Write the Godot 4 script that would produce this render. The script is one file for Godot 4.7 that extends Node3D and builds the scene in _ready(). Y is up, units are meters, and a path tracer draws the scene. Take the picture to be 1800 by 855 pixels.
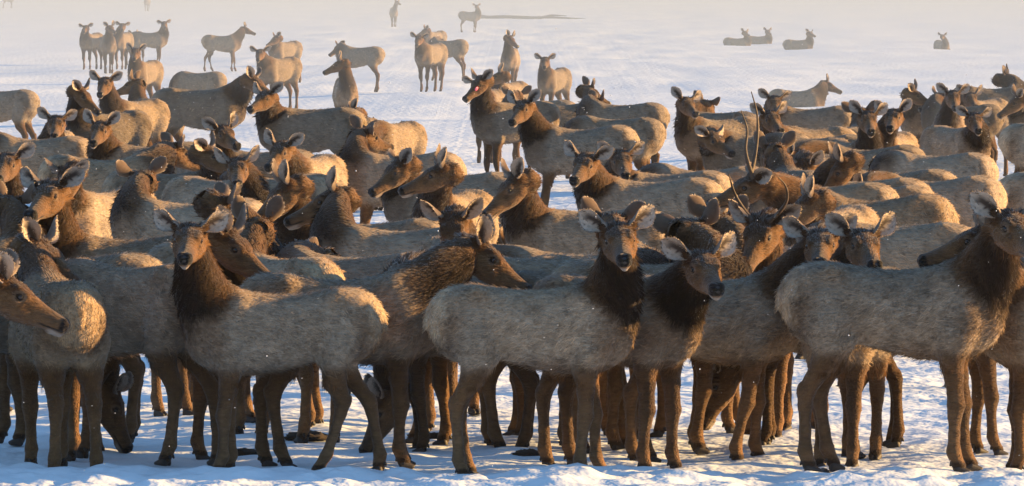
extends Node3D
# A herd of elk on a winter feeding ground, low sun from the right.
# An elk stands at its node's origin, faces +X, up is +Y, its right side is +Z.

const NECK_BASE := Vector3(0.44, 1.13, 0.0)
const NECK_DIR := Vector3(0.5736, 0.8192, 0.0)
const NECK_LEN := 0.60

var rng := RandomNumberGenerator.new()
var taken := {}
var lump := FastNoiseLite.new()
var roll := FastNoiseLite.new()
var patch := FastNoiseLite.new()
var M := {}
var proto := []
var shared := {}

# ---------------------------------------------------------------- naming
func numbered(called: String) -> String:
	var n: int = taken.get(called, 0)
	taken[called] = n + 1
	return called if n == 0 else "%s_%03d" % [called, n]

func tag(o: Node, label: String, category := "", group := "", kind := "") -> void:
	if label: o.set_meta("label", label)
	if category: o.set_meta("category", category)
	if group: o.set_meta("group", group)
	if kind: o.set_meta("kind", kind)

func part(called: String, mesh: Mesh, mat: Material, parent: Node, at := Transform3D()) -> MeshInstance3D:
	var o := MeshInstance3D.new()
	o.name = called if parent != self else numbered(called)
	o.mesh = mesh
	o.material_override = mat
	o.transform = at
	parent.add_child(o, true)
	return o

func arrays(v: PackedVector3Array, n: PackedVector3Array, c: PackedColorArray, idx: PackedInt32Array) -> ArrayMesh:
	var a := []
	a.resize(Mesh.ARRAY_MAX)
	a[Mesh.ARRAY_VERTEX] = v
	a[Mesh.ARRAY_NORMAL] = n
	if c.size(): a[Mesh.ARRAY_COLOR] = c
	if idx.size(): a[Mesh.ARRAY_INDEX] = idx
	var m := ArrayMesh.new()
	m.add_surface_from_arrays(Mesh.PRIMITIVE_TRIANGLES, a)
	return m

# ---------------------------------------------------------------- distance field on a grid, meshed as surface nets
class Field:
	var lo: Vector3
	var c: float
	var nx: int
	var ny: int
	var nz: int
	var f := PackedFloat32Array()

	func _init(low: Vector3, high: Vector3, cell: float) -> void:
		lo = low
		c = cell
		nx = int((high.x - low.x) / cell) + 2
		ny = int((high.y - low.y) / cell) + 2
		nz = int((high.z - low.z) / cell) + 2
		f.resize(nx * ny * nz)
		f.fill(1.0)

	# a tapered capsule, joined smoothly over k
	func cap(a: Vector3, b: Vector3, ra: float, rb: float, k: float) -> void:
		var pad := maxf(ra, rb) + k + c * 3.0
		var p0 := ((a.min(b) - Vector3.ONE * pad - lo) / c).floor()
		var p1 := ((a.max(b) + Vector3.ONE * pad - lo) / c).ceil()
		var ba := b - a
		var bb := maxf(ba.length_squared(), 1e-9)
		for z in range(maxi(0, int(p0.z)), mini(nz, int(p1.z) + 1)):
			for y in range(maxi(0, int(p0.y)), mini(ny, int(p1.y) + 1)):
				var row := (z * ny + y) * nx
				for x in range(maxi(0, int(p0.x)), mini(nx, int(p1.x) + 1)):
					var pa := lo + Vector3(x, y, z) * c - a
					var t := clampf(pa.dot(ba) / bb, 0.0, 1.0)
					var d := (pa - ba * t).length() - lerpf(ra, rb, t)
					var o := f[row + x]
					var h := maxf(k - absf(o - d), 0.0)
					f[row + x] = minf(o, d) - h * h * 0.25 / k

	# sections along an axis: rows of [t, top, bottom, half width]; up and side complete the frame
	func loft(org: Vector3, ax: Vector3, up: Vector3, rows: Array, k: float, power: float) -> void:
		var side := ax.cross(up)
		var n := 160
		var t0: float = rows[0][0]
		var t1: float = rows[-1][0]
		var mid := PackedFloat32Array()
		var hh := PackedFloat32Array()
		var ww := PackedFloat32Array()
		var reach := 0.0
		for i in n + 1:
			var t := lerpf(t0, t1, float(i) / n)
			var j := 0
			while j < rows.size() - 2 and t > rows[j + 1][0]: j += 1
			var q := clampf((t - rows[j][0]) / (rows[j + 1][0] - rows[j][0]), 0.0, 1.0)
			var ra: Array = rows[maxi(j - 1, 0)]
			var rb: Array = rows[j]
			var rc: Array = rows[j + 1]
			var rd: Array = rows[mini(j + 2, rows.size() - 1)]
			var top := cubic_interpolate(rb[1], rc[1], ra[1], rd[1], q)
			var bot := cubic_interpolate(rb[2], rc[2], ra[2], rd[2], q)
			mid.append((top + bot) / 2)
			hh.append(maxf((top - bot) / 2, 0.01))
			ww.append(maxf(cubic_interpolate(rb[3], rc[3], ra[3], rd[3], q), 0.01))
			reach = maxf(reach, maxf(absf(top), absf(bot)))
			reach = maxf(reach, ww[-1])
		var pad := k + c * 3.0
		var blo := Vector3(1e9, 1e9, 1e9)
		var bhi := -blo
		for i in [0, n / 2, n]:
			var o2 := org + ax * lerpf(t0, t1, float(i) / n) + up * mid[i]
			var r := maxf(hh[i], ww[i]) + pad
			for j in range(0, n + 1, 8):
				var o3 := org + ax * lerpf(t0, t1, float(j) / n) + up * mid[j]
				var r3 := maxf(hh[j], ww[j]) + pad
				blo = blo.min(o3 - Vector3.ONE * r3)
				bhi = bhi.max(o3 + Vector3.ONE * r3)
		var p0 := ((blo - lo) / c).floor()
		var p1 := ((bhi - lo) / c).ceil()
		for z in range(maxi(0, int(p0.z)), mini(nz, int(p1.z) + 1)):
			for y in range(maxi(0, int(p0.y)), mini(ny, int(p1.y) + 1)):
				var row := (z * ny + y) * nx
				for x in range(maxi(0, int(p0.x)), mini(nx, int(p1.x) + 1)):
					var p := lo + Vector3(x, y, z) * c - org
					var t := p.dot(ax)
					var s := (t - t0) / (t1 - t0)
					var i := clampi(int(round(s * n)), 0, n)
					var yy := p.dot(up) - mid[i]
					var zz := p.dot(side)
					var r := sqrt(yy * yy + zz * zz)
					var q := pow(pow(absf(yy) / hh[i], power) + pow(absf(zz) / ww[i], power), 1.0 / power)
					var d := r * (1.0 - 1.0 / maxf(q, 0.02)) if q > 0.25 else -minf(hh[i], ww[i]) * 0.75
					if s >= 0.0 and s <= 1.0:
						d = maxf(d, -minf(s, 1.0 - s) * (t1 - t0))
					else:
						var over := (-s if s < 0.0 else s - 1.0) * (t1 - t0)
						d = sqrt(over * over + maxf(d, 0.0) * maxf(d, 0.0)) if d > 0.0 else maxf(over, d)
					var o := f[row + x]
					var h := maxf(k - absf(o - d), 0.0)
					f[row + x] = minf(o, d) - h * h * 0.25 / k

	func mesh() -> Dictionary:
		var at := PackedInt32Array()
		at.resize(nx * ny * nz)
		at.fill(-1)
		var v := PackedVector3Array()
		var nrm := PackedVector3Array()
		var idx := PackedInt32Array()
		var cells := PackedInt32Array()
		var sx := 1
		var sy := nx
		var sz := nx * ny
		var lim := c * 7.0
		for z in nz - 1:
			for y in ny - 1:
				var base := (z * ny + y) * nx
				for x in nx - 1:
					var i := base + x
					var f0 := f[i]
					if f0 > lim or f0 < -lim: continue
					var f1 := f[i + 1]
					var f2 := f[i + sy]
					var f3 := f[i + sy + 1]
					var f4 := f[i + sz]
					var f5 := f[i + sz + 1]
					var f6 := f[i + sz + sy]
					var f7 := f[i + sz + sy + 1]
					var inside := int(f0 < 0) + int(f1 < 0) + int(f2 < 0) + int(f3 < 0) + int(f4 < 0) + int(f5 < 0) + int(f6 < 0) + int(f7 < 0)
					if inside == 0 or inside == 8: continue
					var s := Vector3.ZERO
					var m := 0
					if (f0 < 0) != (f1 < 0): s += Vector3(f0 / (f0 - f1), 0, 0); m += 1
					if (f2 < 0) != (f3 < 0): s += Vector3(f2 / (f2 - f3), 1, 0); m += 1
					if (f4 < 0) != (f5 < 0): s += Vector3(f4 / (f4 - f5), 0, 1); m += 1
					if (f6 < 0) != (f7 < 0): s += Vector3(f6 / (f6 - f7), 1, 1); m += 1
					if (f0 < 0) != (f2 < 0): s += Vector3(0, f0 / (f0 - f2), 0); m += 1
					if (f1 < 0) != (f3 < 0): s += Vector3(1, f1 / (f1 - f3), 0); m += 1
					if (f4 < 0) != (f6 < 0): s += Vector3(0, f4 / (f4 - f6), 1); m += 1
					if (f5 < 0) != (f7 < 0): s += Vector3(1, f5 / (f5 - f7), 1); m += 1
					if (f0 < 0) != (f4 < 0): s += Vector3(0, 0, f0 / (f0 - f4)); m += 1
					if (f1 < 0) != (f5 < 0): s += Vector3(1, 0, f1 / (f1 - f5)); m += 1
					if (f2 < 0) != (f6 < 0): s += Vector3(0, 1, f2 / (f2 - f6)); m += 1
					if (f3 < 0) != (f7 < 0): s += Vector3(1, 1, f3 / (f3 - f7)); m += 1
					at[i] = v.size()
					cells.append(i)
					v.append(lo + (Vector3(x, y, z) + s / m) * c)
					nrm.append(Vector3(f1 + f3 + f5 + f7 - f0 - f2 - f4 - f6, f2 + f3 + f6 + f7 - f0 - f1 - f4 - f5, f4 + f5 + f6 + f7 - f0 - f1 - f2 - f3).normalized())
		for i in cells:
			var a := f[i] < 0
			var n0 := at[i]
			# the edges leaving corner 0 of this cell along x, y and z
			if a != (f[i + 1] < 0): quad(idx, at, i, sy, sz, a, n0)
			if a != (f[i + sy] < 0): quad(idx, at, i, sz, sx, a, n0)
			if a != (f[i + sz] < 0): quad(idx, at, i, sx, sy, a, n0)
		return {"v": v, "n": nrm, "i": idx}

	func quad(idx: PackedInt32Array, at: PackedInt32Array, i: int, u: int, w: int, inside: bool, n0: int) -> void:
		if i - u - w < 0: return
		var n1 := at[i - u]
		var n2 := at[i - u - w]
		var n3 := at[i - w]
		if n1 < 0 or n2 < 0 or n3 < 0: return
		if inside:
			idx.append_array(PackedInt32Array([n0, n3, n2, n0, n2, n1]))
		else:
			idx.append_array(PackedInt32Array([n0, n1, n2, n0, n2, n3]))

# ---------------------------------------------------------------- the elk in its rest pose
const LEGS := [
	# [joint height, points x y z(half) radius]
	[0.86, [[0.37, 0.98, 0.10, 0.125], [0.365, 0.86, 0.125, 0.105], [0.345, 0.72, 0.125, 0.080], [0.358, 0.60, 0.118, 0.060], [0.366, 0.50, 0.114, 0.050], [0.372, 0.425, 0.111, 0.055], [0.364, 0.36, 0.110, 0.043], [0.360, 0.24, 0.108, 0.035], [0.357, 0.135, 0.106, 0.044], [0.374, 0.085, 0.106, 0.037], [0.392, 0.045, 0.106, 0.045]]],
	[0.92, [[-0.45, 1.06, 0.085, 0.135], [-0.43, 0.92, 0.105, 0.128], [-0.40, 0.80, 0.112, 0.108], [-0.440, 0.68, 0.116, 0.082], [-0.505, 0.58, 0.110, 0.056], [-0.548, 0.50, 0.106, 0.054], [-0.553, 0.42, 0.104, 0.043], [-0.548, 0.26, 0.102, 0.036], [-0.545, 0.135, 0.100, 0.045], [-0.530, 0.085, 0.100, 0.038], [-0.514, 0.045, 0.100, 0.045]]],
]

func body_field(cell: float) -> Dictionary:
	var g := Field.new(Vector3(-0.86, 0.0, -0.38), Vector3(1.02, 1.80, 0.38), cell)
	g.loft(Vector3.ZERO, Vector3.RIGHT, Vector3.UP, [
		[-0.725, 1.15, 1.02, 0.05], [-0.705, 1.21, 0.95, 0.095], [-0.65, 1.262, 0.86, 0.145], [-0.57, 1.30, 0.80, 0.175], [-0.45, 1.318, 0.775, 0.190], [-0.30, 1.300, 0.792, 0.190], [-0.12, 1.278, 0.750, 0.220], [0.06, 1.276, 0.715, 0.232],
		[0.22, 1.298, 0.695, 0.218], [0.36, 1.328, 0.70, 0.192], [0.46, 1.305, 0.715, 0.178], [0.55, 1.25, 0.765, 0.15], [0.63, 1.17, 0.83, 0.11], [0.660, 1.10, 0.89, 0.065]], 0.05, 2.15)
	for s in [-1.0, 1.0]:
		g.cap(Vector3(0.30, 1.20, 0.105 * s), Vector3(0.43, 0.94, 0.135 * s), 0.085, 0.095, 0.05)
		g.cap(Vector3(-0.40, 1.235, 0.105 * s), Vector3(-0.52, 1.18, 0.10 * s), 0.075, 0.09, 0.05)
		g.cap(Vector3(-0.56, 1.08, 0.095 * s), Vector3(-0.44, 0.90, 0.125 * s), 0.105, 0.110, 0.05)
		g.cap(Vector3(-0.30, 0.80, 0.12 * s), Vector3(-0.38, 0.78, 0.125 * s), 0.05, 0.075, 0.05)
	var up := Vector3(-NECK_DIR.y, NECK_DIR.x, 0)
	g.loft(NECK_BASE, NECK_DIR, up, [[-0.16, 0.17, -0.20, 0.15], [-0.06, 0.185, -0.215, 0.165], [0.06, 0.182, -0.232, 0.165], [0.2, 0.165, -0.228, 0.150], [0.34, 0.145, -0.205, 0.134], [0.48, 0.122, -0.165, 0.115], [0.56, 0.110, -0.132, 0.100], [0.62, 0.09, -0.10, 0.08], [0.655, 0.05, -0.06, 0.045]], 0.09, 2.1)
	for s in [-1.0, 1.0]:
		for leg in LEGS:
			var p: Array = leg[1]
			for j in p.size() - 1:
				g.cap(Vector3(p[j][0], p[j][1], p[j][2] * s), Vector3(p[j + 1][0], p[j + 1][1], p[j + 1][2] * s), p[j][3], p[j + 1][3], 0.06 if j < 2 else 0.022)
	g.cap(Vector3(-0.565, 0.50, 0.106), Vector3(-0.575, 0.535, 0.106), 0.036, 0.03, 0.02)
	g.cap(Vector3(-0.565, 0.50, -0.106), Vector3(-0.575, 0.535, -0.106), 0.036, 0.03, 0.02)
	g.cap(Vector3(-0.715, 1.12, 0), Vector3(-0.748, 1.02, 0), 0.032, 0.018, 0.04)
	return g.mesh()

func head_field(cell: float) -> Dictionary:
	var g := Field.new(Vector3(-0.16, -0.26, -0.15), Vector3(0.50, 0.07, 0.15), cell)
	g.loft(Vector3.ZERO, Vector3.RIGHT, Vector3.UP, [[-0.075, -0.045, -0.11, 0.045], [-0.05, -0.012, -0.14, 0.066], [0.0, 0.006, -0.17, 0.080], [0.06, 0.014, -0.192, 0.087], [0.12, 0.008, -0.196, 0.085], [0.18, -0.012, -0.186, 0.070],
		[0.25, -0.030, -0.168, 0.056], [0.32, -0.042, -0.154, 0.050], [0.375, -0.048, -0.146, 0.051], [0.41, -0.058, -0.138, 0.045], [0.43, -0.078, -0.122, 0.028]], 0.02, 2.2)
	g.cap(Vector3(-0.02, -0.08, 0), Vector3(-0.065, -0.105, 0), 0.098, 0.108, 0.05)
	for s in [-1.0, 1.0]:
		g.cap(Vector3(0.095, -0.018, 0.066 * s), Vector3(0.150, -0.028, 0.060 * s), 0.024, 0.018, 0.03)
		g.cap(Vector3(0.06, -0.12, 0.060 * s), Vector3(0.16, -0.12, 0.050 * s), 0.04, 0.026, 0.04)
		g.cap(Vector3(0.395, -0.070, 0.026 * s), Vector3(0.412, -0.078, 0.024 * s), 0.022, 0.018, 0.015)
		g.cap(Vector3(-0.01, -0.02, 0.07 * s), Vector3(-0.02, 0.0, 0.09 * s), 0.032, 0.026, 0.03)
	g.cap(Vector3(0.34, -0.142, 0), Vector3(0.395, -0.138, 0), 0.026, 0.022, 0.015)
	return g.mesh()

# base colours (linear) by place on the animal
const FLANK := Color(0.395, 0.315, 0.232)
const BACK := Color(0.310, 0.228, 0.152)
const MANE := Color(0.048, 0.029, 0.018)
const BROWN := Color(0.150, 0.078, 0.035)
const LEG := Color(0.215, 0.120, 0.058)
const DARK := Color(0.030, 0.020, 0.015)
const CREAM := Color(0.52, 0.405, 0.28)

func body_color(p: Vector3, n: Vector3) -> Array:
	# [colour, how much of it the dark of the neck takes, hair length, flow]
	var w := patch.get_noise_3d(p.x * 3, p.y * 3, p.z * 3)
	var w2 := patch.get_noise_3d(p.x * 11 + 5, p.y * 11, p.z * 11)
	var c := FLANK.lerp(BACK, smoothstep(1.12, 1.30, p.y + w * 0.06))
	var hair := 0.033
	var flow := Vector3(-1.0, -0.55, 0)
	c = c.lerp(BROWN, smoothstep(0.80, 0.68, p.y + w * 0.05) * 0.75)
	c = c.lerp(DARK, smoothstep(0.715, 0.66, p.y + w * 0.04) * smoothstep(-0.5, -0.1, p.x) * smoothstep(0.21, 0.10, absf(p.z)) * 0.8)
	var shoulder := smoothstep(0.30, 0.48, p.x + w * 0.07) * smoothstep(0.70, 0.9, p.y)
	c = c.lerp(BROWN, shoulder * 0.55)
	var leg := smoothstep(0.80, 0.66, p.y) * (smoothstep(0.24, 0.30, p.x) if p.x > 0 else smoothstep(-0.30, -0.38, p.x))
	if p.y < 0.64: leg = 1.0
	if leg > 0.0:
		c = c.lerp(LEG.lerp(BROWN, smoothstep(0.35, 0.6, p.y)), leg)
		hair = lerpf(hair, 0.014, leg)
		flow = flow.lerp(Vector3(-0.15, -1, 0), leg)
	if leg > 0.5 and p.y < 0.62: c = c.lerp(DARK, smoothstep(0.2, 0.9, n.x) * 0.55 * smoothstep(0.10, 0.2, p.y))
	if p.x < -0.35 and p.y > 0.6:
		var back := smoothstep(-0.57, -0.67, p.x + w * 0.05 + (1.1 - p.y) * 0.18)
		c = c.lerp(BROWN * 0.8, smoothstep(-0.42, -0.56, p.x + (1.1 - p.y) * 0.25) * smoothstep(1.30, 1.05, p.y) * 0.55)
		c = c.lerp(CREAM, back * smoothstep(0.80, 0.92, p.y + w * 0.05))
		flow = flow.lerp(Vector3(-0.25, -1, 0), back)
	c = c.lerp(CREAM * 0.8, smoothstep(0.13, 0.05, absf(p.z)) * smoothstep(-0.2, -0.35, p.x) * smoothstep(0.70, 0.78, p.y) * smoothstep(0.86, 0.80, p.y) * 0.8)
	var s := (p - NECK_BASE).dot(NECK_DIR) / NECK_LEN
	var a := (p - NECK_BASE).dot(Vector3(-NECK_DIR.y, NECK_DIR.x, 0))
	var neck := smoothstep(-0.10, 0.22, s + w * 0.16) * smoothstep(0.22, 0.40, p.x) * smoothstep(0.74, 0.9, p.y)
	if neck > 0.0:
		var nc := MANE.lerp(BROWN, smoothstep(-0.02, 0.12, a + w * 0.08) * 0.8)
		nc = nc.lerp(BROWN, smoothstep(0.75, 1.0, s) * 0.7)
		nc = nc.lerp(DARK, smoothstep(-0.03, -0.13, a) * smoothstep(0.95, 0.6, s))
		c = c.lerp(nc, neck)
		hair = lerpf(hair, 0.064 if a < -0.02 else 0.036, neck * smoothstep(1.05, 0.75, s))
		flow = flow.lerp(Vector3(-0.5, -1.0, 0), neck)
	if p.y > 0.62 and p.y < 0.76 and n.y < -0.3: hair = 0.05
	if p.y < 0.07: c = c.lerp(DARK * 0.8, 0.8)
	var w3 := patch.get_noise_3d(p.x * 7 + 30, p.y * 9, p.z * 7)
	c = c.lerp(c * 0.45, smoothstep(0.42, 0.56, w3) * (1.0 - leg) * 0.8)
	c = c * (1.0 + 0.30 * w2 + 0.18 * w)
	hair *= 1.0 + 0.5 * w2 + 0.4 * w
	return [Color(c.r, c.g, c.b), neck, hair, flow]

func head_color(p: Vector3, n: Vector3) -> Array:
	var w := patch.get_noise_3d(p.x * 14, p.y * 14, p.z * 14 + 9)
	var c := Color(0.180, 0.096, 0.043)
	c = c.lerp(Color(0.074, 0.038, 0.019), smoothstep(-0.07, -0.02, p.y + w * 0.01) * smoothstep(0.24, 0.10, p.x))
	c = c.lerp(Color(0.175, 0.095, 0.046), smoothstep(-0.06, -0.12, p.y) * 0.8)
	c = c.lerp(Color(0.075, 0.05, 0.035), smoothstep(0.20, 0.33, p.x) * smoothstep(-0.12, -0.06, p.y) * 0.75)
	c = c.lerp(Color(0.055, 0.036, 0.026), smoothstep(0.10, -0.06, p.x) * smoothstep(-0.09, -0.15, p.y) * 0.7)
	var eye := Vector3(p.x - 0.122, (p.y + 0.047), absf(p.z) - 0.075)
	var e := eye.length()
	c = c.lerp(Color(0.235, 0.16, 0.105), smoothstep(0.046, 0.028, e) * 0.7)
	c = c.lerp(DARK * 0.6, smoothstep(0.026, 0.020, e))
	c = c.lerp(DARK, smoothstep(0.035, 0.01, absf(p.x - 0.17 + (p.y + 0.06) * 0.6)) * smoothstep(-0.045, -0.065, p.y) * smoothstep(-0.10, -0.08, p.y) * 0.5)
	c = c.lerp(Color(0.36, 0.30, 0.245), smoothstep(0.31, 0.36, p.x) * smoothstep(-0.125, -0.145, p.y))
	c = c.lerp(Color(0.016, 0.013, 0.012), smoothstep(0.375, 0.392, p.x + w * 0.006) * smoothstep(-0.125, -0.112, p.y))
	c = c.lerp(Color(0.016, 0.013, 0.012), smoothstep(0.007, 0.003, absf(p.y + 0.121 + (0.4 - p.x) * 0.10)) * smoothstep(0.25, 0.30, p.x))
	c = c * (1.0 + 0.3 * w)
	var hair := 0.017 * smoothstep(0.36, 0.2, p.x) + (0.018 if p.x < 0.06 and p.y > -0.05 else 0.0) + (0.028 if p.x < 0.02 and p.y < -0.09 else 0.0)
	return [Color(c.r, c.g, c.b), 0.0, hair, Vector3(-1, -0.25, 0)]

func make_proto(cell: float, head_cell: float, hairs: int, wide: float) -> Dictionary:
	var b := body_field(cell)
	var h := head_field(head_cell)
	var v: PackedVector3Array = b.v
	var n: PackedVector3Array = b.n
	var nb := v.size()
	v.append_array(h.v)
	n.append_array(h.n)
	var idx: PackedInt32Array = b.i
	for i in h.i: idx.append(i + nb)
	var cnt := v.size()
	var col := PackedColorArray(); col.resize(cnt)
	var dark := PackedFloat32Array(); dark.resize(cnt)
	var hair := PackedFloat32Array(); hair.resize(cnt)
	var flow := PackedVector3Array(); flow.resize(cnt)
	var nw := PackedFloat32Array(); nw.resize(cnt)       # share of the neck's bend
	var nu := PackedVector3Array(); nu.resize(cnt)       # along, up, side in the neck's frame
	var leg := PackedInt32Array(); leg.resize(cnt)       # 0 none, 1..4
	var lt := PackedFloat32Array(); lt.resize(cnt)
	var up := Vector3(-NECK_DIR.y, NECK_DIR.x, 0)
	for i in cnt:
		var p := v[i]
		var r: Array = body_color(p, n[i]) if i < nb else head_color(p, n[i])
		col[i] = r[0]
		dark[i] = r[1]
		hair[i] = r[2]
		flow[i] = r[3]
		if i >= nb: continue
		var q := p - NECK_BASE
		var s := q.dot(NECK_DIR) / NECK_LEN
		nu[i] = Vector3(s, q.dot(up), q.z)
		nw[i] = smoothstep(-0.12, 0.34, s) * smoothstep(0.15, 0.42, p.x + maxf(0, p.y - 1.25))
		var front := p.x > -0.05
		var top := 0.90 if front else 0.98
		if p.y < top:
			var near := absf(p.x - 0.36) < 0.20 if front else p.x < -0.26
			if p.y < 0.62 or near:
				leg[i] = (1 if front else 3) + (1 if p.z > 0 else 0)
				var t := clampf((top - p.y) / top, 0, 1)
				var centre := smoothstep(0.0, 0.06, absf(p.z)) if p.y > 0.62 else 1.0
				var edge := 1.0
				if p.y > 0.62: edge = smoothstep(0.20, 0.08, absf(p.x - 0.36)) if front else smoothstep(-0.26, -0.38, p.x)
				lt[i] = t * centre * edge
	# hairs: a triangle, a place in it, a length and the lie of the hair along its two edges
	var ht := PackedInt32Array()
	var hb := PackedVector3Array()
	var hl := PackedVector3Array()
	var hs := PackedFloat32Array()
	var tris := idx.size() / 3
	var acc := PackedFloat32Array()
	var sum := 0.0
	for t in tris:
		var a := v[idx[t * 3]]
		var w := (v[idx[t * 3 + 1]] - a).cross(v[idx[t * 3 + 2]] - a).length()
		var l := hair[idx[t * 3]]
		if idx[t * 3] < nb and v[idx[t * 3]].y < 0.40: w *= 0.3
		if idx[t * 3] >= nb: w *= 2.5
		if l < 0.004: w = 0.0
		sum += w
		acc.append(sum)
	for k in hairs:
		var t := acc.bsearch(rng.randf() * sum)
		t = mini(t, tris - 1)
		var i0 := idx[t * 3]
		var i1 := idx[t * 3 + 1]
		var i2 := idx[t * 3 + 2]
		var u := rng.randf()
		var w := rng.randf()
		if u + w > 1.0:
			u = 1.0 - u
			w = 1.0 - w
		var e1 := v[i1] - v[i0]
		var e2 := v[i2] - v[i0]
		var nn := n[i0]
		var cl := v[i0] * 9.0
		var fl := flow[i0] + Vector3(patch.get_noise_3dv(cl), patch.get_noise_3dv(cl + Vector3(50, 0, 0)), patch.get_noise_3dv(cl + Vector3(0, 50, 0))) * 1.1 + Vector3(rng.randf_range(-0.35, 0.35), rng.randf_range(-0.35, 0.35), rng.randf_range(-0.35, 0.35))
		fl = (fl - nn * fl.dot(nn)).normalized()
		var d11 := e1.dot(e1)
		var d12 := e1.dot(e2)
		var d22 := e2.dot(e2)
		var det := d11 * d22 - d12 * d12
		if absf(det) < 1e-14: continue
		var f1 := fl.dot(e1)
		var f2 := fl.dot(e2)
		ht.append(t)
		hb.append(Vector3(u, w, rng.randf()))
		var lock := patch.get_noise_3d(v[i0].x * 12.0 + u * 0.2, v[i0].y * 26.0, v[i0].z * 26.0) * 0.95 + patch.get_noise_3d(v[i0].x * 30.0, v[i0].y * 60.0 + w, v[i0].z * 60.0) * 0.4
		hs.append(clampf(1.0 + lock + rng.randf_range(-0.14, 0.14), 0.45, 1.7))
		hl.append(Vector3((f1 * d22 - f2 * d12) / det, (f2 * d11 - f1 * d12) / det, hair[i0] * rng.randf_range(0.6, 1.35) * clampf(1.0 + 0.4 * lock, 0.5, 1.4)))
	return {"v": v, "n": n, "i": idx, "nb": nb, "col": col, "dark": dark, "nw": nw, "nu": nu, "leg": leg, "lt": lt, "ht": ht, "hb": hb, "hl": hl, "hs": hs, "wide": wide}

# ---------------------------------------------------------------- small parts that every elk shares
func ear_mesh() -> ArrayMesh:
	# length along +Y, the hollow opens to +X, width along Z
	var v := PackedVector3Array()
	var n := PackedVector3Array()
	var c := PackedColorArray()
	var idx := PackedInt32Array()
	var rows := 16
	var cols := 10
	for side in 2:
		var first := v.size()
		for i in rows + 1:
			var t := float(i) / rows
			var half := 0.060 * pow(sin(PI * pow(clampf(t * 0.93 + 0.065, 0, 1), 0.92)), 0.66)
			var curl := lerpf(2.1, 0.75, smoothstep(0.0, 0.8, t))
			for j in cols + 1:
				var s := float(j) / cols * 2 - 1
				var a := s * curl
				var r := half / curl * 1.25
				var edge := 1.0 - absf(s)
				var thick := 0.006 * smoothstep(0.0, 0.25, edge) * smoothstep(0.0, 0.12, 1.0 - t)
				var p := Vector3(r * (1 - cos(a)) - thick * side * cos(a), t * 0.190 - 0.01, r * sin(a) + thick * side * sin(a))
				p.x += -0.018 * t * t
				v.append(p)
				var nn := Vector3(cos(a), 0.12, -sin(a))
				n.append(nn if side == 0 else -nn)
				var rim := smoothstep(0.30, 0.06, edge) + smoothstep(0.90, 0.99, t)
				var w := patch.get_noise_2d(t * 60, s * 30 + 20 * side)
				var k: Color
				if side == 0:
					k = Color(0.46, 0.38, 0.30).lerp(Color(0.045, 0.03, 0.022), smoothstep(0.50, 0.20, absf(s + 0.1 + w * 0.2)) * smoothstep(0.05, 0.22, t) * smoothstep(0.98, 0.6, t))
					k = k.lerp(Color(0.58, 0.50, 0.42), clampf(rim, 0, 1) * 0.7)
				else:
					k = Color(0.125, 0.082, 0.054).lerp(Color(0.42, 0.34, 0.27), clampf(rim, 0, 1) * 0.6)
				c.append(Color(k.r, k.g, k.b) * (1.0 + 0.3 * w))
		for i in rows:
			for j in cols:
				var q := first + i * (cols + 1) + j
				var quad := [q, q + cols + 1, q + cols + 2, q, q + cols + 2, q + 1]
				if side == 0: quad.reverse()
				for x in quad: idx.append(x)
	# hairs round the rim and in the hollow
	for k in 420:
		var t := rng.randf_range(0.02, 1.0)
		var half := 0.060 * pow(sin(PI * pow(clampf(t * 0.93 + 0.065, 0, 1), 0.92)), 0.66)
		var curl := lerpf(2.1, 0.75, smoothstep(0.0, 0.8, t))
		var s := (1.0 if rng.randf() < 0.5 else -1.0) * (1.0 if k < 250 else rng.randf_range(0.3, 1.0))
		var a := s * curl
		var r := half / curl * 1.25
		var p := Vector3(r * (1 - cos(a)) - 0.018 * t * t, t * 0.190 - 0.01, r * sin(a))
		var out := Vector3(sin(a) * signf(s) * 0.4 + (0.55 if k >= 250 else 0.0), 0.55, cos(a) * signf(s) * (1.0 if k < 250 else -0.5)) + Vector3(rng.randf_range(-0.5, 0.5), rng.randf_range(-0.3, 0.3), rng.randf_range(-0.5, 0.5))
		var tip := p + out.normalized() * rng.randf_range(0.005, 0.014)
		var wd := out.cross(Vector3(rng.randf() - 0.5, rng.randf() - 0.5, rng.randf() - 0.5)).normalized() * 0.0022
		var q := v.size()
		v.append_array(PackedVector3Array([p - wd, p + wd, tip]))
		for z in 3: n.append(Vector3(cos(a), 0.1, -sin(a)))
		var k2 := Color(0.62, 0.54, 0.46) * rng.randf_range(0.7, 1.15)
		for z in 3: c.append(k2)
		idx.append_array(PackedInt32Array([q, q + 1, q + 2]))
	return arrays(v, n, c, idx)

func lathe(rows: Array, sides: int, squash := 1.0) -> ArrayMesh:
	var st := SurfaceTool.new()
	st.begin(Mesh.PRIMITIVE_TRIANGLES)
	st.set_smooth_group(0)
	for i in rows.size() - 1:
		for j in sides:
			var a := TAU * j / sides
			var b := TAU * (j + 1) / sides
			var p := [Vector3(cos(a) * rows[i][1], rows[i][0], sin(a) * rows[i][1] * squash), Vector3(cos(b) * rows[i][1], rows[i][0], sin(b) * rows[i][1] * squash),
				Vector3(cos(b) * rows[i + 1][1], rows[i + 1][0], sin(b) * rows[i + 1][1] * squash), Vector3(cos(a) * rows[i + 1][1], rows[i + 1][0], sin(a) * rows[i + 1][1] * squash)]
			for k in [0, 1, 2, 0, 2, 3]: st.add_vertex(p[k])
	st.index()
	st.generate_normals()
	return st.commit()

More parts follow.
